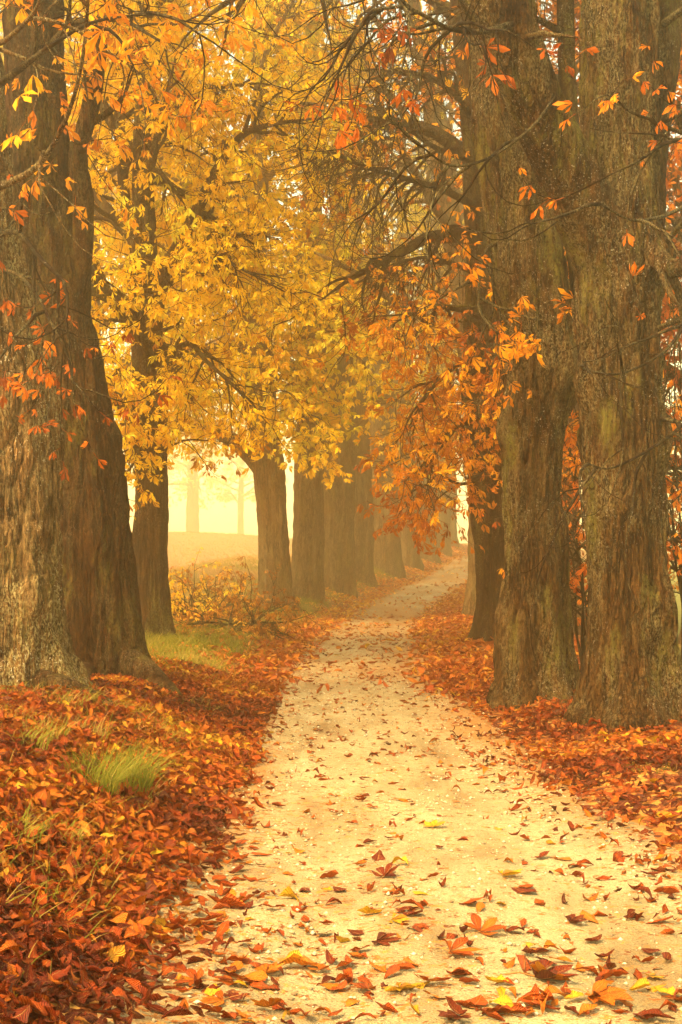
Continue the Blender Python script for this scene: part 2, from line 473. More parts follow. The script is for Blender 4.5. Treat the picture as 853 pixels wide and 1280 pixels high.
def litter_mesh(name, Px, Py, L, tint, rg, lift=.02, tilt=.28, Z=None, nt=6):
    """single curled leaflets lying on the ground"""
    N = len(Px)
    z = ground(Px, Py) if Z is None else Z
    e = .06
    nx = -(ground(Px + e, Py) - ground(Px - e, Py)) / (2 * e); ny = -(ground(Px, Py + e) - ground(Px, Py - e)) / (2 * e)
    n = unit(np.stack([nx, ny, np.ones(N)], 1) + rg.normal(0, tilt, (N, 3)))
    a = rg.uniform(0, 2 * np.pi, N)
    h = np.stack([np.cos(a), np.sin(a), np.zeros(N)], 1)
    d = unit(h - n * (h * n).sum(1, keepdims=True)); w = np.cross(n, d)
    t = np.linspace(0, 1, nt + 1)
    prof = np.array([.02, .10, .17, .23, .25, .17, .01]) if nt == 6 else np.array([.03, .18, .24, .02])
    curlw = rg.uniform(-.6, 1.7, (N, 1, 1)); curll = rg.normal(.2, .8, (N, 1, 1)); tw = rg.normal(0, 1.0, (N, 1, 1))
    wf = rg.uniform(.8, 1.35, (N, 1, 1))
    tt = t[None, :, None]; s = np.array([-1, 0, 1])[None, None, :]
    wid = prof[None, :, None] * wf * s * rg.uniform(.72, 1.18, (N, nt + 1, 3))
    ang = np.abs(curlw) * .8
    hgt = np.abs(wid) * np.sin(ang) * np.sign(curlw) + curll * (tt - .5) ** 2 + tw * (tt - .5) * wid + rg.normal(0, .022, wid.shape)
    wid = wid * np.cos(ang)
    hgt = hgt - np.minimum(hgt.min(axis=(1, 2), keepdims=True), 0) * .6
    Lx = L[:, None, None, None]
    V = np.stack([Px, Py, z], 1)[:, None, None] + Lx * (d[:, None, None] * (tt - .5)[..., None] + w[:, None, None] * wid[..., None] + n[:, None, None] * hgt[..., None])
    V[..., 2] += (rg.uniform(.003, lift, N))[:, None, None]
    nv = (nt + 1) * 3
    i = np.arange(nt)[:, None] * 3; j = np.arange(2)[None, :]
    q = np.stack([i + j, i + j + 1, i + 4 + j, i + 3 + j], -1).reshape(-1, 4)
    Fq = (q[None] + (np.arange(N) * nv)[:, None, None]).reshape(-1, 4)
    tn = np.repeat(np.clip(tint, 0, 1), nv)
    return mesh(name, V.reshape(-1, 3), [Fq], smooth=True, attrs={'tint': tn, 'across': np.tile(np.tile([-1., 0, 1], nt + 1), N), 'along': np.tile(np.repeat(t, 3), N)})


# ---------------------------------------------------------------- trunks and limbs
def trunk_mesh(name, ctrl, nseg, dz, seed, flare=.25, bark=.02, burls=()):
    """ctrl rows: x, y, z, r from below ground to the top"""
    ctrl = np.asarray(ctrl, float)
    z0, z1 = ctrl[0, 2], ctrl[-1, 2]
    # bark is modelled closely low down, coarser high up
    zs = [z0]
    while zs[-1] < z1: zs.append(zs[-1] + dz * (1 if zs[-1] < 9 else 3))
    zs = np.minimum(np.array(zs), z1)
    dense = spline(ctrl, 600)
    x, y, r = (np.interp(zs, dense[:, 2], dense[:, k]) for k in (0, 1, 3))
    th = np.arange(nseg) * 2 * np.pi / nseg
    c, s = np.cos(th)[None], np.sin(th)[None]
    zz = zs[:, None]; rr = r[:, None] * np.ones((1, nseg))
    hh = np.maximum(zz - (z0 + .3), 0)
    # wandering flutes, swellings, root flare
    tw = .25 * noise(0, 0, zz * .5, seed)
    fl = noise(np.cos(th + tw) * 1.6, np.sin(th + tw) * 1.6, zz * .28, seed + 1)
    rr = rr * (1 + .12 * fl + .12 * fbm(c * 2.6, s * 2.6, zz * .7, seed + 2, 3))
    lobe = np.clip(.55 + .9 * noise(c * 1.9 + 5, s * 1.9, 0 * zz, seed + 3), 0, 1.5)
    rr = rr + flare * lobe * np.exp(-hh / .38) + .10 * flare * np.exp(-hh / 1.2)
    for (bz, ba, bh, bs) in burls:
        dth = (th[None] - ba + np.pi) % (2 * np.pi) - np.pi
        rr = rr + bh * np.exp(-((zz - bz) / bs) ** 2 - (dth * r[:, None] / bs) ** 2)
    if bark:
        k = 10.
        px, py = c * r[:, None] * k, s * r[:, None] * k
        wz = zz * k * .17 + .35 * noise(px * .6, py * .6, zz * 2, seed + 8)
        n1 = noise(px + .5 * noise(px * .5, py * .5, zz * 3, seed + 5), py, wz, seed + 6)
        n2 = noise(px * 2.2, py * 2.2, wz * 2.4, seed + 7)
        rr = rr - bark * np.exp(-(n1 / .26) ** 2) - .5 * bark * np.exp(-(n2 / .3) ** 2) + .35 * bark * n2 + .25 * bark * noise(px * 4, py * 4, wz * 7, seed + 9)
    V = np.stack([x[:, None] + rr * c, y[:, None] + rr * s, zz + 0 * rr], -1)
    n = len(zs)
    i = np.arange(n - 1)[:, None] * nseg; j = np.arange(nseg)[None, :]; j2 = (j + 1) % nseg
    Q = np.stack([i + j, i + j2, i + nseg + j2, i + nseg + j], -1).reshape(-1, 4)
    return mesh(name, V.reshape(-1, 3), [Q]), dense


def rnd(a, b): return random.uniform(a, b)


def rdir(s=1.): return np.array([random.gauss(0, s), random.gauss(0, s), random.gauss(0, s)])


class Limb:
    """one main limb with its side branches, twigs and leaves"""

    def __init__(s, leafy=1., twig_len=(.45, 1.1), leaf=(.10, .19), n_branch=8, n_twig=6, droop=.1, bl=.34, fine=True, tint=(.55, .25)):
        s.T = Tubes(); s.lp, s.ld, s.ls, s.lt = [], [], [], []
        s.leafy, s.twig_len, s.leaf, s.nb, s.nt, s.droop, s.bl, s.fine, s.tint = leafy, twig_len, leaf, n_branch, n_twig, droop, bl, fine, tint

    def twig(s, p, d, L, r=.007, tint=.5):
        n = 6; pts = [p]; d = unit(d)
        bend = (-.30, -.22, -.05, .18, .38, .45)
        side = rdir(.14)
        for i in range(n):
            d = unit(d + np.array([0, 0, bend[i] * (.4 + s.droop * 5)]) * .8 + side + rdir(.07))
            pts.append(pts[-1] + d * L / n)
        s.T.add(pts, np.linspace(r, r * .45, n + 1), 4 if s.fine else 3)
        if random.random() < s.leafy:
            k = 3 + int(s.leafy > .8) + int(random.random() < .5)
            for q in range(k):
                i = n - (q * n) // (k + 1)
                s.leaf_at(pts[i], unit(pts[i] - pts[i - 1]) + rdir(.6), tint)

    def leaf_at(s, p, d, tint):
        s.lp.append(p); s.ld.append(d); s.ls.append(rnd(*s.leaf)); s.lt.append(tint + random.gauss(0, .12))

    def branch(s, p, d, L, r):
        n = 7; pts = [np.asarray(p)]; d = unit(d); side = rdir(.06)
        for i in range(n):
            d = unit(d + np.array([0, 0, -s.droop * (1 if i < 5 else -1.2)]) + side + rdir(.13))
            pts.append(pts[-1] + d * L / n)
        rad = r * (1 - np.linspace(0, 1, n + 1)) ** .8 + .006
        s.T.add(pts, rad, 5 if s.fine else 4)
        tn = random.gauss(*s.tint)
        for k in range(s.nt):
            i = 1 + int((k + rnd(.1, .9)) / s.nt * (n - .01)); i = min(i, n)
            dd = unit(pts[i] - pts[i - 1]); sd = unit(np.cross(dd, rdir())) * rnd(.6, 1.3)
            s.twig(pts[i], dd * .8 + sd, rnd(*s.twig_len), .007, tn)
        s.twig(pts[-1], pts[-1] - pts[-2], rnd(*s.twig_len), .006, tn)

    def run(s, P, r, start=.25, sides=8, n=None, rough=0., seed=0):
        P = spline(P, n or 14); r = np.interp(np.linspace(0, 1, len(P)), np.linspace(0, 1, len(r)), r)
        s.T.add(P, r, sides, rough, seed)
        L = np.linalg.norm(np.diff(P, axis=0), axis=1).sum(); m = len(P)
        for k in range(s.nb):
            t = start + (1 - start) * (k + rnd(0, 1)) / s.nb
            i = min(max(1, int(t * (m - 1))), m - 1)
            dd = unit(P[i] - P[i - 1]); sd = unit(np.cross(dd, rdir())) * rnd(.6, 1.2); sd[2] *= .6
            s.branch(P[i], dd * .7 + sd, max(.9, s.bl * L * rnd(.6, 1.15) * (1.15 - .5 * t)), max(.012, min(r[i] * .55, .05)))
        s.branch(P[-1], P[-1] - P[-2], max(.8, s.bl * L * .6), max(.012, r[-1] * .8))
        return s

    def auto(s, p, az, el, L, r0, droop=-.05, rough=0):
        n = 9; pts = [np.asarray(p)]; d = np.array([math.cos(az) * math.cos(el), math.sin(az) * math.cos(el), math.sin(el)])
        side = rdir(.05)
        for i in range(n):
            d = unit(d + np.array([0, 0, droop]) + side + rdir(.11)); pts.append(pts[-1] + d * L / n)
        rad = r0 * (1 - np.linspace(0, 1, n + 1)) ** .85 + .014
        return s.run(pts, rad, .22, 7, 14, rough)

    def build(s, tree, wood, leafmat, rg):
        lo = link('limb', s.T.mesh('limb'), wood, tree)
        if s.lp:
            fo = link('foliage', foliage_mesh('foliage', np.array(s.lp), np.array(s.ld), np.array(s.ls), np.array(s.lt), rg, s.fine), leafmat, lo)
        return lo


def axis_at(dense, z):
    return np.array([np.interp(z, dense[:, 2], dense[:, k]) for k in (0, 1)] + [z]), float(np.interp(z, dense[:, 2], dense[:, 3]))


def px_trunk(Y, rows, top):
    """rows: (py, px centre, width px) from the foot up; top: (z, dx, dy, r) from the last row's centre"""
    c = []
    for py, px, w in rows:
        q = at(px, py, Y); c.append((q[0], q[1], q[2], w * .5 * Y / F))
    x, y = c[-1][0], c[-1][1]
    zb = gz(c[0][0], Y)
    c[0] = (*c[0][:2], zb - .3, c[0][3])
    for z, dx, dy, r in top: c.append((x + dx, y + dy, z, r))
    return c


GROUP_L = 'chestnut trees along the bank'
GROUP_R = 'chestnut trees along the low verge'


def tree(label, ctrl, bark, leafmat, seed, nseg=120, dz=.03, flare=.25, bark_d=.02, burls=(), limbs=(), auto=None, group=GROUP_L, twigmat=None):
    random.seed(seed); rg = np.random.default_rng(seed)
    base = (ctrl[0][0], ctrl[0][1], ctrl[0][2] + .3)
    root = empty('chestnut_tree', base, label, 'tree', group)
    me, dense = trunk_mesh('trunk', ctrl, nseg, dz, seed, flare, bark_d, burls)
    tk = link('trunk', me, M[bark], root)
    kids = [tk]
    for f in limbs:
        lb, P, r, kw = f
        wood = kw.pop('wood', twigmat or bark); lm = kw.pop('leafmat', leafmat)
        kids.append(lb.run(P, r, **kw).build(root, M[wood], M[lm], rg))
    if auto:
        n, za, zb, La, Lb = auto['n'], *auto['z'], *auto['L']
        az = rnd(0, 6.28)
        for k in range(n):
            z = za + (zb - za) * ((k + rnd(.1, .9)) / n)
            p, r = axis_at(dense, z)
            az += 2.4 + rnd(-.5, .5)
            a = az
            if 'avoid' in auto:
                a0, wd = auto['avoid']
                dd = (a - a0 + math.pi) % (2 * math.pi) - math.pi
                if abs(dd) < wd and z < auto.get('avoid_z', 99): a = a0 + math.copysign(wd + rnd(0, .5), dd)
            u = (z - za) / max(zb - za, .1)
            L = Lb + (La - Lb) * u if auto.get('cone', 1) else rnd(La, Lb)
            if auto.get('shy') and math.cos(a) > .2: L *= auto['shy']
            lb = Limb(**auto['kw'])
            lb.auto(p, a, R(rnd(5, 30) + 40 * u), L * rnd(.8, 1.15), min(.5 * r, .05 + .02 * L), auto.get('droop', -.05) * (1 - u) + .01)
            kids.append(lb.build(root, M[twigmat or bark], M[leafmat], rg))
    for k in kids:
        k.parent = root
        k.matrix_parent_inverse.identity()
        k.data.transform(__import__('mathutils').Matrix.Translation([-v for v in base]))
        for c in k.children: c.data.transform(__import__('mathutils').Matrix.Translation([-v for v in base]))
    return root


def pix(Ys, *pts):
    """polyline of photo pixels, distance running from Ys[0] to Ys[1]"""
    n = len(pts)
    return [at(px, py, Ys[0] + (Ys[1] - Ys[0]) * i / (n - 1)) for i, (px, py) in enumerate(pts)]


# ---- left bank, near to far
NEAR = dict(leafy=.55, n_branch=7, n_twig=5, leaf=(.09, .17), droop=.12, tint=(.45, .25))
TREES = []
c = px_trunk(13.0, [(880, 18, 136), (800, 12, 128), (700, 14, 124), (600, 18, 120), (500, 14, 118), (420, 0, 112), (330, -20, 108), (200, -38, 100), (50, -52, 92)],
             [(8.8, -.6, .1, .30), (12, -1.0, .2, .22), (16, -1.2, .3, .08)])
T1 = tree('nearest bank tree, pale lichen crusted bark with a knotted burl', c, 'bark_pale', 'amber', 101, 210, .022, .22, .036,
          burls=((3.2, -1.2, .07, .16), (3.02, -1.35, .06, .12), (1.4, -.9, .05, .25)),
          limbs=[(Limb(.8, n_branch=3, n_twig=3, bl=.4, leaf=(.08, .14), droop=.1, tint=(.3, .2)), pix((12.9, 11.4), (-20, 300), (20, 290), (48, 320), (80, 352)), (.03, .014), dict(leafmat='rust', wood='twig')),
                 (Limb(.8, n_branch=2, n_twig=3, bl=.5, leaf=(.08, .14), droop=.14, tint=(.2, .15)), pix((12.9, 11.4), (-18, 330), (25, 345), (50, 375), (62, 400)), (.02, .01), dict(leafmat='rust', wood='twig')),
                 (Limb(.18, n_branch=2, n_twig=2, bl=.25), pix((13, 10.2), (-40, 180), (-35, 242), (5, 231), (52, 203), (88, 135), (106, 55), (112, -40)), (.05, .035, .016, .012), dict(wood='bark_pale', n=26)),
                 (Limb(.3, n_branch=2, n_twig=2, bl=.3), pix((13, 10.2), (-60, 120), (-20, 66), (10, 48), (45, 12), (62, -40)), (.05, .02, .012), dict(wood='bark_pale', n=20)),
                 (Limb(.5, n_branch=3, n_twig=3, bl=.3), pix((13, 10.6), (-50, 130), (0, 104), (60, 60), (110, 30), (170, 18)), (.05, .02, .008), dict(wood='twig', n=20))],
          auto=dict(n=8, z=(7.6, 14), L=(2.5, 5.5), kw=NEAR, droop=-.05))
c = px_trunk(16.5, [(862, 132, 108), (800, 124, 100), (700, 116, 96), (600, 108, 96), (500, 90, 96), (400, 70, 92), (300, 55, 84), (200, 48, 78), (80, 44, 74), (0, 42, 72)],
             [(10, -.1, .1, .28), (14, -.2, .2, .2), (18, -.2, .2, .06)])
T2 = tree('second bank tree, dark brown forked trunk with spreading root flare', c, 'bark_red', 'amber', 102, 190, .024, .34, .03, burls=((4.0, -.5, .05, .2), (2.0, -1.0, .07, .25), (1.1, -2.0, .06, .3), (3.1, -.2, .06, .2)),
          limbs=[(Limb(.5, n_branch=5, n_twig=4, bl=.22), pix((16.5, 16.0), (88, 470), (99, 370), (104, 260), (98, 195), (114, 130), (125, 50), (132, -80)), (.15, .125, .115, .10, .10, .07), dict(sides=22, n=70, rough=.012, seed=5, start=.5)),
                 (Limb(.95, n_branch=5, n_twig=6, bl=.5, tint=(.5, .2)), pix((16.4, 15), (60, 60), (95, 30), (150, 25), (190, 45)), (.05, .015), dict(wood='twig'))],
          auto=dict(n=9, z=(8, 16), L=(2.5, 5.5), kw=NEAR, droop=-.05))
c = px_trunk(24, [(806, 188, 50), (700, 188, 44), (600, 188, 42), (500, 187, 42), (400, 184, 38), (300, 180, 32), (200, 179, 24), (100, 180, 20), (0, 182, 18)],
             [(13, .1, 0, .10), (16, .1, .1, .03)])
RICH = dict(leafy=1., n_branch=10, n_twig=8, leaf=(.12, .21), droop=.10, tint=(.70, .2), bl=.4)
T3 = tree('slim bank tree between dark forked trunk and the open meadow', c, 'bark', 'gold', 103, 110, .035, .16, .016,
          limbs=[(Limb(1., n_branch=7, n_twig=6, tint=(.5, .2)), pix((24, 24.5), (178, 345), (158, 260), (151, 160), (148, 60), (140, -50)), (.11, .10, .08, .05), dict(sides=12, n=30, rough=.008)),
                 (Limb(1., n_branch=6, n_twig=6, tint=(.45, .2)), pix((24, 23), (172, 425), (140, 375), (112, 315), (104, 250), (85, 180)), (.10, .08, .04), dict(sides=10, n=24)),
                 (Limb(1., n_branch=13, n_twig=7, tint=(.68, .2), bl=.32), pix((24, 23), (192, 430), (203, 350), (236, 285), (270, 215), (300, 172), (330, 158), (362, 152)), (.13, .11, .06, .03), dict(sides=10, n=30)),
                 (Limb(1., n_branch=9, n_twig=7, tint=(.6, .2)), pix((24, 21.5), (190, 560), (160, 520), (130, 490), (120, 470)), (.05, .02), dict()),
                 (Limb(1., n_branch=9, n_twig=7, tint=(.6, .2)), pix((24, 22), (190, 480), (230, 430), (262, 455), (300, 490)), (.06, .02), dict()),
                 (Limb(1., n_branch=9, n_twig=7, tint=(.55, .2)), pix((24, 22.4), (190, 600), (200, 560), (185, 540), (170, 575)), (.05, .02), dict()),
                 (Limb(1., n_branch=10, n_twig=7, tint=(.65, .2)), pix((24, 23), (190, 380), (230, 335), (275, 325), (320, 345)), (.07, .02), dict())],
          auto=dict(n=20, z=(4.8, 15), L=(2.4, 5.2), kw=RICH, droop=-.06, shy=.5))
c = px_trunk(37, [(768, 344, 46), (700, 343, 39), (640, 340, 38), (590, 336, 40), (540, 330, 40), (480, 322, 42), (420, 318, 38), (340, 318, 32), (240, 322, 27)],
             [(15, .1, .1, .16), (19, .2, .1, .05)])
FARK = dict(leafy=1., n_branch=9, n_twig=7, leaf=(.15, .26), droop=.09, tint=(.76, .18), bl=.4, fine=False, twig_len=(.5, 1.3))
T4 = tree('tree beyond the meadow gap with one low limb reaching sideways', c, 'bark_hazed', 'gold', 104, 90, .05, .2, .02,
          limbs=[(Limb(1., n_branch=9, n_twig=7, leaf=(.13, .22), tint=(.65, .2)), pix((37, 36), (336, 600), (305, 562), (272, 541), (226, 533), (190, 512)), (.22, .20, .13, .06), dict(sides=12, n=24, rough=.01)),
                 (Limb(**FARK), pix((37, 35), (330, 520), (290, 470), (250, 430), (215, 400)), (.12, .04), dict()),
                 (Limb(**FARK), pix((37, 35), (330, 470), (360, 430), (400, 420), (440, 440)), (.12, .04), dict()),
                 (Limb(**FARK), pix((37, 35.5), (332, 560), (352, 520), (372, 515), (395, 540)), (.08, .03), dict()),
                 (Limb(**FARK), pix((37, 35.5), (318, 400), (270, 330), (225, 290), (180, 270)), (.12, .04), dict())],
          auto=dict(n=18, z=(5.5, 18), L=(2.5, 6.0), kw=FARK, droop=-.06, shy=.42))
FAR_L = [(42, 385, 759, 40, 105, 'stout hazy tree directly behind the tree with the low limb'),
         (47, 421, 740, 37, 106, 'third hazy trunk beyond the meadow gap'),
         (52, 451, 727, 28, 107, 'narrow foggy trunk with a pale lit edge, fourth beyond the meadow gap'),
         (57.5, 480, 714, 36, 108, 'broad foggy trunk, fifth beyond the meadow gap'),
         (62.5, 509, 702, 27, 109, 'foggy trunk on the bank, sixth beyond the meadow gap'),
         (67.5, 532, 692, 25, 110, 'pale foggy trunk, third from the far end of the bank row'),
         (73, 549, 686, 24, 111, 'very pale foggy trunk, last but one of the bank row'),
         (79, 558, 680, 24, 112, 'palest trunk at the far end of the bank row, beside white sky')]
for (Yd, px, py, w, sd, lab) in FAR_L:
    q = at(px, py, Yd); r = w * (.5 if Yd < 44 else .57) * Yd / F; random.seed(sd)
    zb = gz(q[0], Yd)
    ln = rnd(-.25, .15)
    c = [(q[0], Yd, zb - .3, r * 1.08), (q[0], Yd, zb + 1, r), (q[0] + ln * .3, Yd, zb + 3, r * .98), (q[0] + ln, Yd, zb + 6, r * .95), (q[0] + ln, Yd + .2, zb + 10, r * .72), (q[0] + ln * 1.5, Yd, zb + 15, r * .4), (q[0] + ln, Yd, zb + 20, .06)]
    kw = dict(FARK); kw['leaf'] = (.18, .30); kw['n_branch'] = 8; kw['n_twig'] = 6; kw['leafy'] = .85 if Yd < 44 else .3
    tree(lab, c, 'bark_hazed', 'gold', sd, 56, .09, .13, .025,
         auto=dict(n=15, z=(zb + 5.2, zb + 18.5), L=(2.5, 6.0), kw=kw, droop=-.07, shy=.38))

# ---- low verge on the other side
c = px_trunk(14.2, [(915, 794, 116), (860, 791, 102), (780, 788, 95), (700, 786, 93), (600, 779, 98), (500, 776, 99), (400, 772, 102), (330, 776, 106), (250, 776, 98), (150, 776, 96), (0, 778, 94)],
             [(8.5, .05, 0, .33), (12, .1, .1, .24), (17, .2, .1, .06)])
R1 = tree('nearest verge tree, ridged mossy bark with a thick leaning limb', c, 'bark_moss', 'rust', 201, 200, .022, .3, .036, group=GROUP_R,
          burls=((4.75, -2.4, .10, .22), (4.7, -.6, .12, .18), (6.2, -1.6, .05, .2), (2.2, -1.9, .06, .22), (1.2, -.9, .06, .3), (3.4, -2.7, .08, .2), (2.9, -.3, .07, .25)),
          limbs=[(Limb(.0, n_branch=6, n_twig=6, bl=.3, droop=.12), pix((14.2, 13.3), (782, 345), (742, 282), (702, 205), (668, 125), (636, 45), (594, -50)), (.40, .33, .30, .29, .28, .25), dict(sides=60, n=120, rough=.02, seed=3, start=.75)),
                 (Limb(.0, n_branch=4, n_twig=3, bl=.25), pix((14.3, 14.9), (800, 345), (812, 230), (826, 110), (838, 0), (845, -60)), (.2, .17, .15, .13), dict(sides=22, n=60, rough=.016, seed=31, start=.6)),
                 (Limb(.0, n_branch=3, n_twig=2, bl=.3), pix((14.1, 13.4), (785, 335), (812, 318), (840, 335), (875, 330)), (.16, .13, .09, .06), dict(sides=20, n=24, rough=.02)),
                 (Limb(.0, n_branch=4, n_twig=2, bl=.22, droop=.16), pix((13.4, 12.2), (694, 122), (664, 160), (612, 197), (564, 207), (524, 181)), (.018, .014, .011, .008), dict(wood='twig', n=22)),
                 (Limb(.08, n_branch=9, n_twig=5, bl=.32, droop=.2), pix((13.2, 11.5), (640, 30), (600, 40), (560, 35), (510, 10), (470, 12)), (.03, .02, .01), dict(wood='twig', n=20)),
                 (Limb(.8, n_branch=2, n_twig=2, bl=.18, droop=.06, leaf=(.07, .125), tint=(.6, .25)), pix((14.1, 10.2), (830, 30), (915, -30), (915, 20), (895, 60), (862, 80)), (.04, .02, .008), dict(wood='twig', n=20)),
                 (Limb(.8, n_branch=2, n_twig=2, bl=.18, droop=.06, leaf=(.07, .125), tint=(.5, .25)), pix((14.1, 10.0), (830, 150), (925, 110), (920, 140), (890, 165), (850, 175)), (.04, .02, .008), dict(wood='twig', n=20)),
                 (Limb(.0, n_branch=2, n_twig=2, bl=.3), pix((14.1, 11.4), (810, 330), (870, 255), (830, 270), (790, 275), (750, 255)), (.03, .016, .008), dict(wood='twig', n=20)),
                 (Limb(.0, n_branch=3, n_twig=2, bl=.3), pix((14.1, 11.8), (800, 420), (855, 400), (830, 440), (775, 467), (730, 462)), (.03, .014, .007), dict(wood='twig', n=20)),
                 (Limb(.0, n_branch=3, n_twig=2, bl=.3), pix((14.1, 12.2), (800, 520), (850, 530), (815, 560), (765, 585), (735, 580)), (.03, .013, .007), dict(wood='twig', n=20))],
          auto=dict(n=8, z=(7.7, 15), L=(2.5, 5.5), kw=dict(NEAR, leafy=.0), droop=-.05))
c = px_trunk(16.6, [(885, 670, 98), (830, 668, 88), (760, 670, 80), (700, 671, 72), (640, 666, 68), (560, 667, 74), (500, 672, 86), (450, 676, 92), (400, 672, 92), (300, 658, 92), (200, 643, 92), (100, 632, 88), (0, 624, 84)],
             [(10, -.4, 0, .3), (14, -.6, .1, .2), (18, -.6, .1, .05)])
R2 = tree('verge tree with twisted waist, leaning between the ridged tree and the path', c, 'bark_moss', 'rust', 202, 190, .024, .28, .03, group=GROUP_R,
          burls=((2.6, -1.9, .06, .3), (3.9, -1.0, .10, .3), (1.7, -1.2, .05, .25), (3.2, -2.9, .10, .22), (2.1, -.3, .08, .25), (.9, -2.5, .10, .3), (4.8, -2.7, .09, .2)),
          limbs=[(Limb(.4, n_branch=4, n_twig=4, bl=.25), pix((16.6, 17.2), (685, 520), (716, 470), (728, 400), (722, 300), (712, 180), (708, 60), (706, -60)), (.2, .17, .15, .13, .11, .1), dict(sides=24, n=70, rough=.012, seed=15, start=.6)),
                 (Limb(.9, n_branch=4, n_twig=4, bl=.5, tint=(.5, .2)), pix((16.6, 15.6), (640, 300), (610, 310), (600, 345), (598, 380)), (.03, .012), dict(wood='twig', leafmat='amber'))],
          auto=dict(n=9, z=(8, 16), L=(2.5, 5.5), kw=dict(NEAR, leafy=.0), droop=-.05))
c = px_trunk(27, [(802, 624, 58), (720, 624, 54), (640, 618, 54), (560, 612, 54), (480, 606, 54), (400, 606, 50), (300, 606, 46), (200, 600, 42), (100, 590, 38)],
             [(13.5, -.3, 0, .2), (18, -.5, 0, .05)])
ORK = dict(leafy=1., n_branch=8, n_twig=6, leaf=(.12, .20), droop=.12, tint=(.45, .25), bl=.38)
R3 = tree('hazy verge tree half hidden behind the twisted trunk, bare drooping twigs above', c, 'bark', 'amber', 203, 90, .04, .18, .018, group=GROUP_R,
          limbs=[(Limb(.08, n_branch=20, n_twig=11, bl=.36, droop=.2, twig_len=(.5, 1.5)), pix((26.8, 24), (600, 262), (560, 240), (510, 224), (460, 210), (415, 190)), (.085, .06, .04, .02), dict(sides=8, n=24, wood='bark')),
                 (Limb(.15, n_branch=13, n_twig=9, bl=.4, droop=.2, twig_len=(.5, 1.4)), pix((26.8, 24.5), (605, 345), (575, 334), (535, 322), (497, 328)), (.055, .04, .02), dict()),
                 (Limb(.08, n_branch=18, n_twig=10, bl=.4, droop=.2, twig_len=(.5, 1.5)), pix((26.8, 24), (600, 160), (560, 110), (510, 90), (460, 100)), (.07, .05, .02), dict()),
                 (Limb(.1, n_branch=15, n_twig=10, bl=.4, droop=.2, twig_len=(.5, 1.5)), pix((26.8, 24), (600, 205), (545, 185), (490, 150), (440, 165)), (.06, .04, .015), dict()),
                 (Limb(.15, n_branch=13, n_twig=9, bl=.4, droop=.19), pix((26.8, 24), (592, 60), (550, 10), (500, -10), (450, 20)), (.07, .05, .02), dict()),
                 (Limb(**ORK), pix((26.8, 24.5), (608, 400), (570, 385), (535, 385), (500, 400)), (.07, .02), dict()),
                 (Limb(**ORK), pix((26.8, 24.5), (608, 460), (575, 455), (545, 480), (520, 510)), (.07, .02), dict()),
                 (Limb(**ORK), pix((26.8, 24.5), (608, 520), (580, 525), (550, 560), (525, 585)), (.06, .02), dict()),
                 (Limb(**dict(ORK, n_branch=5)), pix((26.8, 24.8), (608, 590), (580, 605), (555, 600), (520, 612)), (.04, .012), dict(wood='twig')),
                 (Limb(**dict(ORK, n_branch=6)), pix((26.8, 25.0), (608, 430), (625, 420), (615, 460), (600, 500)), (.04, .012), dict(wood='twig'))],
          auto=dict(n=10, z=(7, 16), L=(2.5, 5.5), kw=dict(ORK, leafy=.15, n_branch=11, n_twig=9, droop=.2), droop=-.04))
for (Yd, px, w, sd, lab, lf, mt) in [(37, 606, 40, 204, 'foggy verge tree standing close behind the half hidden trunk', .08, 'gold'),
                                 (48, 622, 32, 205, 'fogged verge tree, its bare upper stem pale among the branches', .1, 'gold'),
                                 (60, 648, 26, 206, 'farthest verge tree, a pale crown in the fog', .15, 'gold')]:
    x = (px - CX) * Yd / F; r = w * .5 * Yd / F; zb = gz(x, Yd)
    c = [(x, Yd, zb - .3, r * 1.1), (x, Yd, zb + 3, r), (x - .3, Yd, zb + 7, r * .9), (x - 1.2, Yd, zb + 12, r * .6), (x - 2.0, Yd, zb + 17, r * .35), (x - 2.3, Yd, zb + 20, .06)]
    tree(lab, c, 'bark_hazed', mt, sd, 56, .09, .25, .02, group=GROUP_R,
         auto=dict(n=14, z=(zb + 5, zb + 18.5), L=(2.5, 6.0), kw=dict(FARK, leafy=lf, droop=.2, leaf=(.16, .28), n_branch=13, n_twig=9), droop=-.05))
x, Yd = 5.5, 19.5
zb = gz(x, Yd)
c = [(x, Yd, zb - .3, .42), (x, Yd, zb + 2, .38), (x + .1, Yd, zb + 5, .34), (x + .2, Yd, zb + 9, .25), (x + .2, Yd, zb + 14, .06)]
tree('rust-leaved tree whose limbs reach in from beyond the ridged verge trunk', c, 'bark_moss', 'rust', 207, 90, .05, .2, .02, group=GROUP_R,
     limbs=[(Limb(.8, n_branch=8, n_twig=6, bl=.45, droop=.12, tint=(.4, .25)), pix((19.5, 18.5), (920, 380), (870, 390), (835, 388), (800, 400)), (.12, .08, .05, .02), dict(sides=10, n=20)),
            (Limb(.8, n_branch=8, n_twig=6, bl=.45, droop=.12, tint=(.4, .25)), pix((19.5, 18.5), (925, 500), (875, 478), (840, 470), (805, 480)), (.09, .05, .03, .015), dict(sides=10, n=20)),
            (Limb(.8, n_branch=8, n_twig=6, bl=.45, droop=.12, tint=(.4, .25)), pix((19.5, 19), (925, 600), (875, 590), (845, 600), (815, 640)), (.08, .05, .03, .015), dict(sides=8, n=20)),
            (Limb(.6, n_branch=8, n_twig=6, bl=.45, droop=.1, tint=(.4, .25)), pix((19.5, 19), (925, 260), (880, 200), (840, 130), (810, 60)), (.14, .09, .06, .03), dict(sides=10, n=20))],
     auto=dict(n=10, z=(3.2, 12), L=(2.0, 3.6), kw=dict(leafy=.8, n_branch=8, n_twig=6, leaf=(.10, .18), droop=.1, tint=(.4, .25), bl=.4), droop=-.04))
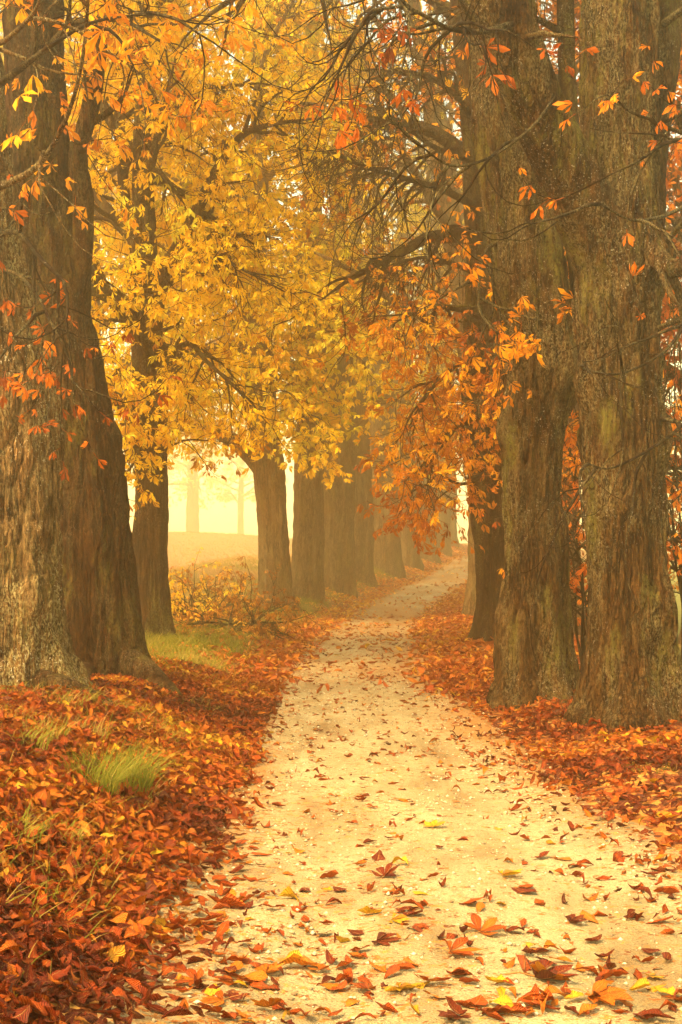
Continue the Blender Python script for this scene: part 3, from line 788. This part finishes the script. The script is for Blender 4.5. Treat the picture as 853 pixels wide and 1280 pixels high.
for (Yd, px, w, sd, lab, mt, grp, z0) in [(45, 190, 26, 120, 'golden tree out on the meadow edge, its stem hidden by the slim trunk', 'gold', GROUP_L, 6.0),
                                     (36, 112, 32, 121, 'golden tree on the meadow edge behind the forked dark trunk', 'gold', GROUP_L, 4.0),
                                     (30, 709, 34, 208, 'amber tree behind the gap of the two nearest verge trunks', 'amber', GROUP_R, 4.0),
                                     (27, 880, 40, 209, 'amber tree out on the lawn behind the ridged verge trunk', 'amber', GROUP_R, 3.0)]:
    x = (px - CX) * Yd / F; r = w * .5 * Yd / F; zb = gz(x, Yd)
    La, Lb = (2.5, 5.5) if mt == 'gold' else (1.6, 2.8)
    c = [(x, Yd, zb - .3, r * 1.1), (x, Yd, zb + 3, r), (x, Yd, zb + 7, r * .9), (x, Yd, zb + 12, r * .6), (x, Yd, zb + 17, r * .3), (x, Yd, zb + 19, .06)]
    tree(lab, c, 'bark_hazed', mt, sd, 56, .09, .2, .02, group=grp,
         auto=dict(n=22, z=(zb + z0, zb + 17), L=(La, Lb), kw=dict(FARK, tint=(.7, .2) if mt == 'gold' else (.45, .22), leaf=(.13, .24)), droop=-.05))
# ---- the two trees far out past the meadow crest, almost lost in the fog
for (Yd, px, w, sd, lab) in [(182, 241, 15, 301, 'ghostly lone tree on the meadow crest, thicker of two'), (205, 301, 8, 302, 'faintest slender tree on the meadow crest, left of the low limb tree')]:
    x = (px - CX) * Yd / F; r = w * .5 * Yd / F; zb = gz(x, Yd)
    c = [(x, Yd, zb - .3, r * 1.1), (x, Yd, zb + 5, r), (x + .1, Yd, zb + 10, r * .85), (x + .2, Yd, zb + 14, r * .5), (x + .2, Yd, zb + 17, .06)]
    tree(lab, c, 'bark_hazed', 'gold', sd, 32, .2, .35, .02, group='lone trees on the meadow',
         auto=dict(n=16, z=(zb + 6.5, zb + 16.5), L=(2.0, 6.5), kw=dict(FARK, n_branch=6, n_twig=5, leaf=(.25, .4)), droop=-.05))


# ---------------------------------------------------------------- roots on the bank
def root_tube(tree_o, pts, r):
    b = np.array(tree_o.location)
    P = spline([np.array([x, y, gz(x, y) + dz]) for x, y, dz in pts], 40)
    t = Tubes(); t.add(P, np.interp(np.linspace(0, 1, 40), np.linspace(0, 1, len(r)), r), 14, .01, 4)
    me = t.mesh('root'); me.transform(__import__('mathutils').Matrix.Translation([-v for v in b]))
    link('root', me, M['bark'], tree_o)


root_tube(T1, [(-2.7, 12.7, .12), (-2.3, 12.3, .06), (-1.95, 12.2, .02), (-1.6, 11.9, -.08)], (.14, .09, .05, .02))
root_tube(T2, [(-2.4, 16.2, .2), (-2.0, 15.7, .08), (-1.75, 15.2, 0), (-1.5, 14.6, -.1)], (.2, .13, .08, .03))
root_tube(T2, [(-2.9, 16.1, .15), (-2.8, 15.5, .04), (-2.6, 15.0, -.05)], (.16, .09, .04))


# ---------------------------------------------------------------- shrubs
def shrub(label, x, y, h, w, stems, mat, seed, leafy=.7, leaf=(.07, .13), name='shrub', group=None, cat='shrub', nb=5, nt=4):
    random.seed(seed); rg = np.random.default_rng(seed)
    z = gz(x, y)
    root = empty(name, (x, y, z), label, cat, group)
    lb = Limb(leafy, (.25, .6), leaf, nb, nt, .06, .4, True, (.5, .25))
    for k in range(stems):
        a = rnd(0, 6.28); u = rnd(.2, 1)
        P = [np.array([rnd(-.1, .1), rnd(-.1, .1), -.1])]
        for i in range(1, 5):
            f = i / 4
            P.append(np.array([math.cos(a) * w * u * f ** 1.2 + rnd(-.08, .08), math.sin(a) * w * u * f ** 1.2 + rnd(-.08, .08), h * f * rnd(.8, 1.05) - .25 * h * u * f * f]))
        lb.run(P, (.02, .008), .3, 5, 10)
    lb.T.add([np.array([0, 0, -.15]), np.array([0, 0, .1])], (.06, .03), 6)
    st = link('stems', lb.T.mesh('stems'), M['twig'], root)
    if lb.lp:
        link('foliage', foliage_mesh('foliage', np.array(lb.lp), np.array(lb.ld), np.array(lb.ls), np.array(lb.lt), rg), M[mat], root)
    return root


shrub('low rusty bramble clump on the verge beside the slim trunk', *at(290, 770, 27.5)[:2], .22, .85, 8, 'litter_dull', 401, 1., (.07, .13), 'bramble_bush', nt=4)
shrub('smaller dull bramble on the meadow edge behind the low rusty one', *at(262, 760, 30.5)[:2], .22, .5, 5, 'litter_dull', 402, 1., (.07, .13), 'bramble_bush')
shrub('yellow leafy sapling on the meadow edge above the brambles', *at(236, 760, 30)[:2], 0.36, .35, 4, 'gold', 403, .9, (.08, .13), 'sapling', cat='plant')
shrub('twiggy red-leaved shrub in the gap between the two nearest verge trunks', *at(732, 800, 20)[:2], 3.2, .9, 10, 'rust', 404, .45, (.08, .14), group='red shrubs behind the verge')
shrub('tall red-leaved shrub filling the space right of the ridged verge trunk', *at(858, 800, 18)[:2], 4.4, .8, 14, 'rust', 405, .75, (.09, .16), group='red shrubs behind the verge')
shrub('red-leaved shrub behind the ridged verge trunk, farther off', *at(800, 790, 23)[:2], 3.6, 1.3, 10, 'rust', 406, .5, (.09, .15), group='red shrubs behind the verge')


# ---------------------------------------------------------------- fallen leaves
def scatter(n, y0, y1, d0, d1, rg, power=1.):
    """points spread by depth so the near ground gets its share"""
    y = y0 + (y1 - y0) * rg.uniform(0, 1, n) ** power
    d = rg.uniform(d0, d1, n)
    return XP(y) + d, y, d


rg = np.random.default_rng(77)


def litter_obj(name, x, y, L, tint, **kw):
    o = link(name, litter_mesh(name, x, y, L, tint, rg, **kw), M['litter'])
    return tag(o, kind='stuff')


# deep drift on the bank
x, y, d = scatter(72000, 3.6, 19, -4.2, -1.0, rg, 1.1)
k = rg.uniform(0, 1, len(x)) < ss(-.95, -1.45, d + wide(y) + .18 * noise(x * 2, y * 1.5, 0, 61)) * 1.0 + .04
x, y = x[k], y[k]
tn = .40 + .28 * fbm(x * .8, y * .8, 0, 63, 3) + rg.normal(0, .22, len(x))
litter_obj('fallen_leaves', x, y, rg.uniform(.02, .125, len(x)), tn - .02, lift=.07, tilt=.42)
# verge drift on the other side
x, y, d = scatter(46000, 6, 22, .7, 5.0, rg, 1.)
k = rg.uniform(0, 1, len(x)) < ss(.95, 1.5, d - wide(y) + .22 * noise(x * 2, y * 1.5, 0, 65)) * (1 - .55 * ss(2.6, 4.5, d)) * (.35 + .65 * ss(-.35, .15, noise(x * 1.3, y * .9, 0, 66))) + .04
x, y = x[k], y[k]
tn = .42 + .28 * fbm(x * .8, y * .8, 0, 67, 3) + rg.normal(0, .22, len(x))
litter_obj('fallen_leaves', x, y, rg.uniform(.02, .12, len(x)), tn - .02, lift=.05, tilt=.42)
# far litter on both sides and drifts on the path
x, y, d = scatter(42000, 18, 84, -4.0, 4.0, rg, 1.25)
k = rg.uniform(0, 1, len(x)) < np.where(d < 0, ss(-.75, -1.5, d), ss(.6, 1.4, d)) * .8 + .04
k &= rg.uniform(0, 1, len(x)) > .85 * ss(-1.5, -2.2, d) * ss(-.6, .1, noise(x * .7, y * .5, 0, 91))
x, y = x[k], y[k]
litter_obj('fallen_leaves', x, y, rg.uniform(.10, .2, len(x)), .66 + .2 * noise(x * .3, y * .2, 0, 69) + rg.normal(0, .18, len(x)), lift=.05, tilt=.4, nt=3)
# sparse leaves on the path: crumbs and small leaves
x, y, d = scatter(9000, 3.4, 40, -1.4, 1.4, rg, 1.15)
dens = .22 + .75 * ss(.35, 1.2, np.abs(d)) + .35 * np.exp(-(d / .22) ** 2) * ss(7, 14, y) + .5 * ss(.1, .6, noise(x * 1.2, y * .6, 0, 71)) + .45 * ss(8, 12, y) * ss(-.1, .4, noise(x * 1.5, y * .35, 3, 72)) + .15 * ss(11, 20, y)
k = rg.uniform(0, 1, len(x)) < dens * .45
x, y = x[k], y[k]
litter_obj('fallen_leaves', x, y, rg.uniform(.025, .10, len(x)), .38 + rg.normal(0, .2, len(x)), lift=.012, tilt=.14)


# countable leaves on the pale gravel: each its own object
def leaf_proto(kind, tint, seed):
    r_ = np.random.default_rng(seed)
    if kind == 'single':
        o0 = np.zeros(1)
        me = litter_mesh('fallen_leaf', o0, o0, np.array([1.]), np.array([tint]), r_, lift=.004, tilt=.12, Z=np.zeros(1))
    else:
        n = 5
        me = None
        V, Fq, tn, au, av = [], [], [], [], []
        for i, (a, l) in enumerate(zip(FANG + r_.normal(0, .1, 5), FLEN)):
            t = np.linspace(0, 1, 6); wd = np.array([.02, .09, .17, .22, .16, .01]) * r_.uniform(.8, 1.2)
            s = np.array([-1, 0, 1.])
            T_, S_ = np.meshgrid(t, s, indexing='ij')
            lx = T_ * l * .62; ly = S_ * wd[:, None] * l * .62
            up = (.10 * r_.uniform(-.2, 1.6) * np.abs(S_) * wd[:, None] * 4 + r_.uniform(-.05, .30) * T_ ** 2 * .6 + .02 + .03 * i / 5)
            ca, sa = math.cos(a), math.sin(a)
            V.append(np.stack([lx * ca - ly * sa, lx * sa + ly * ca, up], -1).reshape(-1, 3))
            ii = np.arange(5)[:, None] * 3; jj = np.arange(2)[None]
            Fq.append(np.stack([ii + jj, ii + jj + 1, ii + 4 + jj, ii + 3 + jj], -1).reshape(-1, 4) + i * 18)
            tn += [tint + r_.normal(0, .08)] * 18; au += list(S_.ravel()); av += list(T_.ravel())
        tb = Tubes(); tb.add([np.array([0, 0, .03]), np.array([-.2, .03, .05]), np.array([-.42, .02, .01])], (.012, .009, .011), 4)
        V.append(tb.V[0]); Fq.append(tb.Q[0] + 90); tn += [.1] * len(tb.V[0])
        me = mesh('fallen_leaf', np.vstack(V), [np.vstack(Fq)], attrs={'tint': np.clip(tn, 0, 1), 'across': au + [0] * (len(tn) - 90), 'along': av + [0] * (len(tn) - 90)})
    me.materials.append(M['litter'])
    return me


PROTO = {}
for cname, tint in (('dark brown', .1), ('rusty orange', .42), ('tan', .7), ('golden yellow', .97)):
    PROTO[cname] = [leaf_proto('single', tint, 900 + int(tint * 100) + i) for i in range(5)]
    PROTO[cname + ' whole'] = [leaf_proto('palmate', tint, 950 + int(tint * 100) + i) for i in range(3)]


def put_leaf(px, py, size, kind, label, rot=None, tilt=.15, group=None):
    dep = max(py - HOR, 20); Yd = EYE * F / dep
    for _ in range(3):
        x = (px - CX) * Yd / F; Yd = (EYE - gz(x, Yd)) * F / dep
    return leaf_obj(x, Yd, size, kind, label, rot, tilt, group)


def leaf_obj(x, y, size, kind, label, rot=None, tilt=.15, group=None):
    o = bpy.data.objects.new('fallen_leaf', random.choice(PROTO[kind]))
    o.location = (x, y, gz(x, y) + .014)
    o.rotation_euler = (random.gauss(0, tilt), random.gauss(0, tilt), rnd(0, 6.28) if rot is None else rot)
    o.scale = (size, size * rnd(.85, 1.15), size * rnd(.6, 1.2))
    COL.objects.link(o)
    return tag(o, label, 'leaf', group)


random.seed(5)
put_leaf(668, 1228, .30, 'dark brown whole', 'largest dark brown curled leaf lying in the heap at the path foot', .3, .2)
put_leaf(655, 1215, .20, 'rusty orange', 'orange leaf standing up against the large dark brown one', 1.2, .5)
put_leaf(740, 1250, .26, 'tan whole', 'broad tan leaf spread beside the large dark brown one', -.4, .2)
put_leaf(430, 1180, .12, 'golden yellow', 'small bright yellow leaf alone on the pale gravel, tilted up', 1.9, .5)
put_leaf(362, 1127, .15, 'golden yellow', 'two-lobed yellow leaf standing upright near the drift edge', 1.5, .5)
put_leaf(562, 1195, .22, 'rusty orange whole', 'flat orange and brown leaf near the middle of the path', .1, .1)
put_leaf(600, 1170, .20, 'rusty orange whole', 'crumpled rust leaf just beyond the flat orange and brown one', .8, .25)
put_leaf(830, 1172, .15, 'rusty orange', 'upright cupped rust leaf near the verge side', 1.5, .6)
put_leaf(655, 1118, .17, 'dark brown', 'long dark brown leaf lying flat above the middle of the path', .1, .05)
put_leaf(628, 1098, .19, 'golden yellow whole', 'flat yellow leaf splayed open on mid path gravel', .2, .05)
put_leaf(283, 1137, .20, 'rusty orange', 'orange leaf pointing out of the drift onto gravel', .2, .1)
put_leaf(377, 1212, .22, 'tan', 'pale tan leaf lying flat near the drift edge', .1, .1)
put_leaf(825, 1027, .26, 'golden yellow whole', 'large yellow leaf at the edge of the verge litter', .1, .05)
put_leaf(330, 918, .20, 'golden yellow whole', 'yellow leaf lying on the rusty drift below the roots', .6, .2)
G = 'loose leaves scattered on the gravel path'
n = 0
LBL = {'dark brown': 'dark brown dry leaf lying loose on pale path gravel', 'rusty orange': 'rust orange curled leaf lying loose on pale path gravel',
       'tan': 'tan dry leaf lying loose on pale path gravel', 'golden yellow': 'plain yellow leaf lying loose on pale path gravel'}
while n < 245:
    py = 1000 + 278 * random.random() ** .75; px = rnd(225, 853)
    Yd = EYE * F / (py - HOR); dd = (px - CX) * Yd / F - float(XP(Yd))
    if abs(dd) > 1.3: continue
    clump = float(noise(px * .012, py * .03, 0, 81))
    if random.random() > .35 + .5 * clump + (.35 if py > 1200 else 0) + (.3 if dd < -.85 else 0): continue
    cn = random.choices(list(LBL), (2.2, 4.6, 2.0, 1.2))[0]
    kind = cn + (' whole' if random.random() < .12 else '')
    put_leaf(px, py, rnd(.05, .14) if 'whole' not in kind else rnd(.10, .18), kind, LBL[cn], None, .18, G)
    n += 1


# ---------------------------------------------------------------- loose stones bedded in the gravel
x, y, d = scatter(9000, 3.4, 22, -1.35, 1.35, rg, 1.2)
L = .004 + .012 * rg.uniform(0, 1, len(x)) ** 3
oc = np.array([[1, 0, 0], [-1, 0, 0], [0, 1, 0], [0, -1, 0], [0, 0, .7], [0, 0, -.7]], float)
of = np.array([[0, 2, 4], [2, 1, 4], [1, 3, 4], [3, 0, 4], [2, 0, 5], [1, 2, 5], [3, 1, 5], [0, 3, 5]])
V = (oc[None] * rg.uniform(.6, 1.3, (len(x), 6, 1))) * L[:, None, None] + np.stack([x, y, ground(x, y) + .006 + L * .2], 1)[:, None]
st = NT('pale_stone'); st_c = st.ramp(st.attr('tint'), [(0, (.20, .13, .07)), (.6, (.50, .42, .28)), (1, (.64, .58, .44))])
tag(link('gravel', mesh('gravel', V.reshape(-1, 3), [(of[None] + (np.arange(len(x)) * 6)[:, None, None]).reshape(-1, 3)], attrs={'tint': np.repeat(rg.uniform(0, 1, len(x)), 6)}), st.done(st.pbsdf(st_c, .9))), kind='stuff')

# ---------------------------------------------------------------- grass
def blades(n, spread, hgt, rg, lean=.5, width=.003):
    a = rg.uniform(0, 2 * np.pi, n); r = spread * np.sqrt(rg.uniform(0, 1, n))
    b = np.stack([np.cos(a) * r, np.sin(a) * r, np.full(n, -.02)], 1)
    h = hgt * rg.uniform(.5, 1.1, n)
    la = a + rg.normal(0, .9, n); ln = h * lean * rg.uniform(.3, 1.5, n)
    o = np.stack([np.cos(la), np.sin(la), np.zeros(n)], 1)
    wd = np.stack([-np.sin(la + 1), np.cos(la + 1), np.zeros(n)], 1) * width
    rows = []
    for t, w in ((0, 1), (.4, .9), (.75, .6), (1, .1)):
        c = b + o * (ln * t ** 2)[:, None]; c[:, 2] += h * t * (1 - .25 * t * np.minimum(ln / h, 1.2))
        rows += [c - wd * w, c + wd * w]
    V = np.stack(rows, 1)
    q = np.array([[0, 1, 3, 2], [2, 3, 5, 4], [4, 5, 7, 6]])
    return V.reshape(-1, 3), (q[None] + (np.arange(n) * 8)[:, None, None]).reshape(-1, 4)


def tuft(px, py, Yd, n, spread, h, label, tint, seed):
    r_ = np.random.default_rng(seed)
    x = (px - CX) * Yd / F
    V, Q = blades(n, spread, h, r_, .8)
    me = mesh('grass_tuft', V, [Q], smooth=False, attrs={'tint': np.repeat(np.clip(tint + r_.normal(0, .18, n), 0, 1), 8)})
    o = link('grass_tuft', me, M['grass']); o.location = (x, Yd, gz(x, Yd))
    tag(o, label, 'grass tuft', 'grass tufts on the leafy bank')


tuft(140, 1010, 8.8, 520, .24, .33, 'largest bright green grass tuft on the leafy bank', .25, 1)
tuft(112, 1055, 8.3, 280, .17, .27, 'green grass tuft merging into the front of the largest one', .3, 2)
tuft(40, 960, 9.6, 160, .25, .22, 'thin pale grass tuft high on the bank under the burl tree', .55, 3)
tuft(95, 930, 10.4, 130, .25, .2, 'straggly straw grass among leaves behind the largest tuft', .65, 4)
tuft(20, 1020, 8.6, 140, .2, .2, 'sparse green grass tuft at the bank top beside the largest tuft', .45, 5)
tuft(70, 1165, 6.9, 90, .12, .16, 'small yellow green tuft low in the leaf drift', .5, 6)
tuft(12, 1200, 6.5, 120, .14, .18, 'green tuft lowest on the bank near the picture foot', .4, 7)
tuft(822, 985, 10.6, 120, .22, .07, 'short flat grass patch on the verge near the big yellow leaf', .35, 8)
tuft(62, 900, 11.6, 120, .3, .2, 'dry grass tuft against the foot of the burl tree', .7, 9)

# grass growing on the far verge and meadow: nobody could count it
x, y, d = scatter(95000, 17, 60, -9, -1.5, rg, 1.3)
k = rg.uniform(0, 1, len(x)) < ss(-1.5, -2.6, d) * (.5 + .5 * ss(-.2, .4, noise(x * .7, y * .5, 0, 91))) * ss(17, 21, y)
x, y, d = x[k], y[k], d[k]; n = len(x)
V, Q = blades(n, 0, .24, rg, .9, .007)
V = V.reshape(n, 8, 3); V += np.stack([x, y, ground(x, y)], 1)[:, None]
tn = np.clip(.35 + .35 * ss(-4, -6, d) + .25 * noise(x * .6, y * .4, 0, 93) + rg.normal(0, .14, n), 0, 1)
tag(link('grass', mesh('grass', V.reshape(-1, 3), [Q], smooth=False, attrs={'tint': np.repeat(tn, 8)}), M['grass']), kind='stuff')
x, y, d = scatter(30000, 45, 112, -34, -5, rg, 1.1); n = len(x)
V, Q = blades(n, 0, .17, rg, 1.2, .012)
V = V.reshape(n, 8, 3); V += np.stack([x, y, ground(x, y)], 1)[:, None]
tag(link('grass', mesh('grass', V.reshape(-1, 3), [Q], smooth=False, attrs={'tint': np.repeat(np.clip(.85 + .15 * noise(x * .3, y * .15, 0, 94) + rg.normal(0, .12, n), 0, 1), 8)}), M['grass']), kind='stuff')
x, y, d = scatter(12000, 4.5, 15, -4.5, -1.6, rg, 1.)
k = rg.uniform(0, 1, len(x)) < .06 + .94 * ss(.1, .45, noise(x * 1.2, y * 1.2, 0, 95))
x, y = x[k], y[k]; n = len(x)
V, Q = blades(n, 0, .17, rg, .9, .003)
V = V.reshape(n, 8, 3); V += np.stack([x, y, ground(x, y) + .02], 1)[:, None]
tag(link('grass', mesh('grass', V.reshape(-1, 3), [Q], smooth=False, attrs={'tint': np.repeat(np.clip(.5 + rg.normal(0, .22, n), 0, 1), 8)}), M['grass']), kind='stuff')

# ---------------------------------------------------------------- fog
bm_v = np.array([[x, y, z] for z in (-3, 24.5) for y in (-31, 227) for x in (-227, 227)], float)
hz = link('haze', mesh('haze', bm_v, [np.array([[0, 2, 3, 1], [4, 5, 7, 6], [0, 1, 5, 4], [2, 6, 7, 3], [0, 4, 6, 2], [1, 3, 7, 5]])], smooth=False))
t = NT('autumn_fog'); t.t.nodes.remove(t.out); t.out = t.n('ShaderNodeOutputMaterial')
pv = t.n('ShaderNodeVolumePrincipled')
pv.inputs['Color'].default_value = (1, .89, .60, 1)
pv.inputs['Density'].default_value = .0082
pv.inputs['Anisotropy'].default_value = .85
t.l(pv.outputs[0], t.out.inputs['Volume'])
hz.data.materials.append(t.m)
tag(hz, kind='stuff')

# ---------------------------------------------------------------- light
SUN_EL, SUN_AZ = 55, 225         # azimuth: clockwise from +Y (straight ahead)
w = bpy.data.worlds.new('World'); scene.world = w; w.use_nodes = True
nt = w.node_tree; bg = nt.nodes['Background']
sky = nt.nodes.new('ShaderNodeTexSky'); sky.sky_type = 'NISHITA'; sky.sun_disc = False
sky.sun_elevation = R(SUN_EL); sky.sun_rotation = R(SUN_AZ)
sky.air_density = 1.0; sky.dust_density = 1.5; sky.ozone_density = 1.0
mx = nt.nodes.new('ShaderNodeMix'); mx.data_type = 'RGBA'; mx.blend_type = 'MULTIPLY'; mx.inputs[0].default_value = 1
mx.inputs[7].default_value = (1, .735, .36, 1)
nt.links.new(sky.outputs[0], mx.inputs[6]); nt.links.new(mx.outputs[2], bg.inputs['Color'])
bg.inputs['Strength'].default_value = .15
sl = bpy.data.lights.new('sun', 'SUN'); sl.energy = 1.1; sl.angle = R(20); sl.color = (1, .72, .32)
so = bpy.data.objects.new('sun', sl); COL.objects.link(so)
az, el = R(SUN_AZ), R(SUN_EL)
from mathutils import Vector
so.rotation_euler = Vector((math.sin(az) * math.cos(el), math.cos(az) * math.cos(el), math.sin(el))).to_track_quat('Z', 'Y').to_euler()

# ---------------------------------------------------------------- camera
cam = bpy.data.cameras.new('camera'); co = bpy.data.objects.new('camera', cam); COL.objects.link(co)
cam.sensor_fit = 'VERTICAL'; cam.sensor_height = 36; cam.sensor_width = 24; cam.lens = F / 1280 * 36
cam.shift_y = (HOR - 640) / 1280
cam.clip_start = .1; cam.clip_end = 2000
co.location = (0, 0, EYE); co.rotation_euler = (R(90), 0, 0)
scene.camera = co
scene.render.resolution_x, scene.render.resolution_y = 682, 1024
vs = scene.view_settings
vs.view_transform = 'Standard'; vs.look = 'None'; vs.gamma = 1; vs.use_curve_mapping = False
vs.exposure = 2.9
cy = scene.cycles
cy.max_bounces = 8; cy.diffuse_bounces = 4; cy.glossy_bounces = 2; cy.transmission_bounces = 4; cy.volume_bounces = 2
cy.use_denoising = True
cy.use_adaptive_sampling = True; cy.adaptive_threshold = .02
cy.caustics_reflective = False; cy.caustics_refractive = False
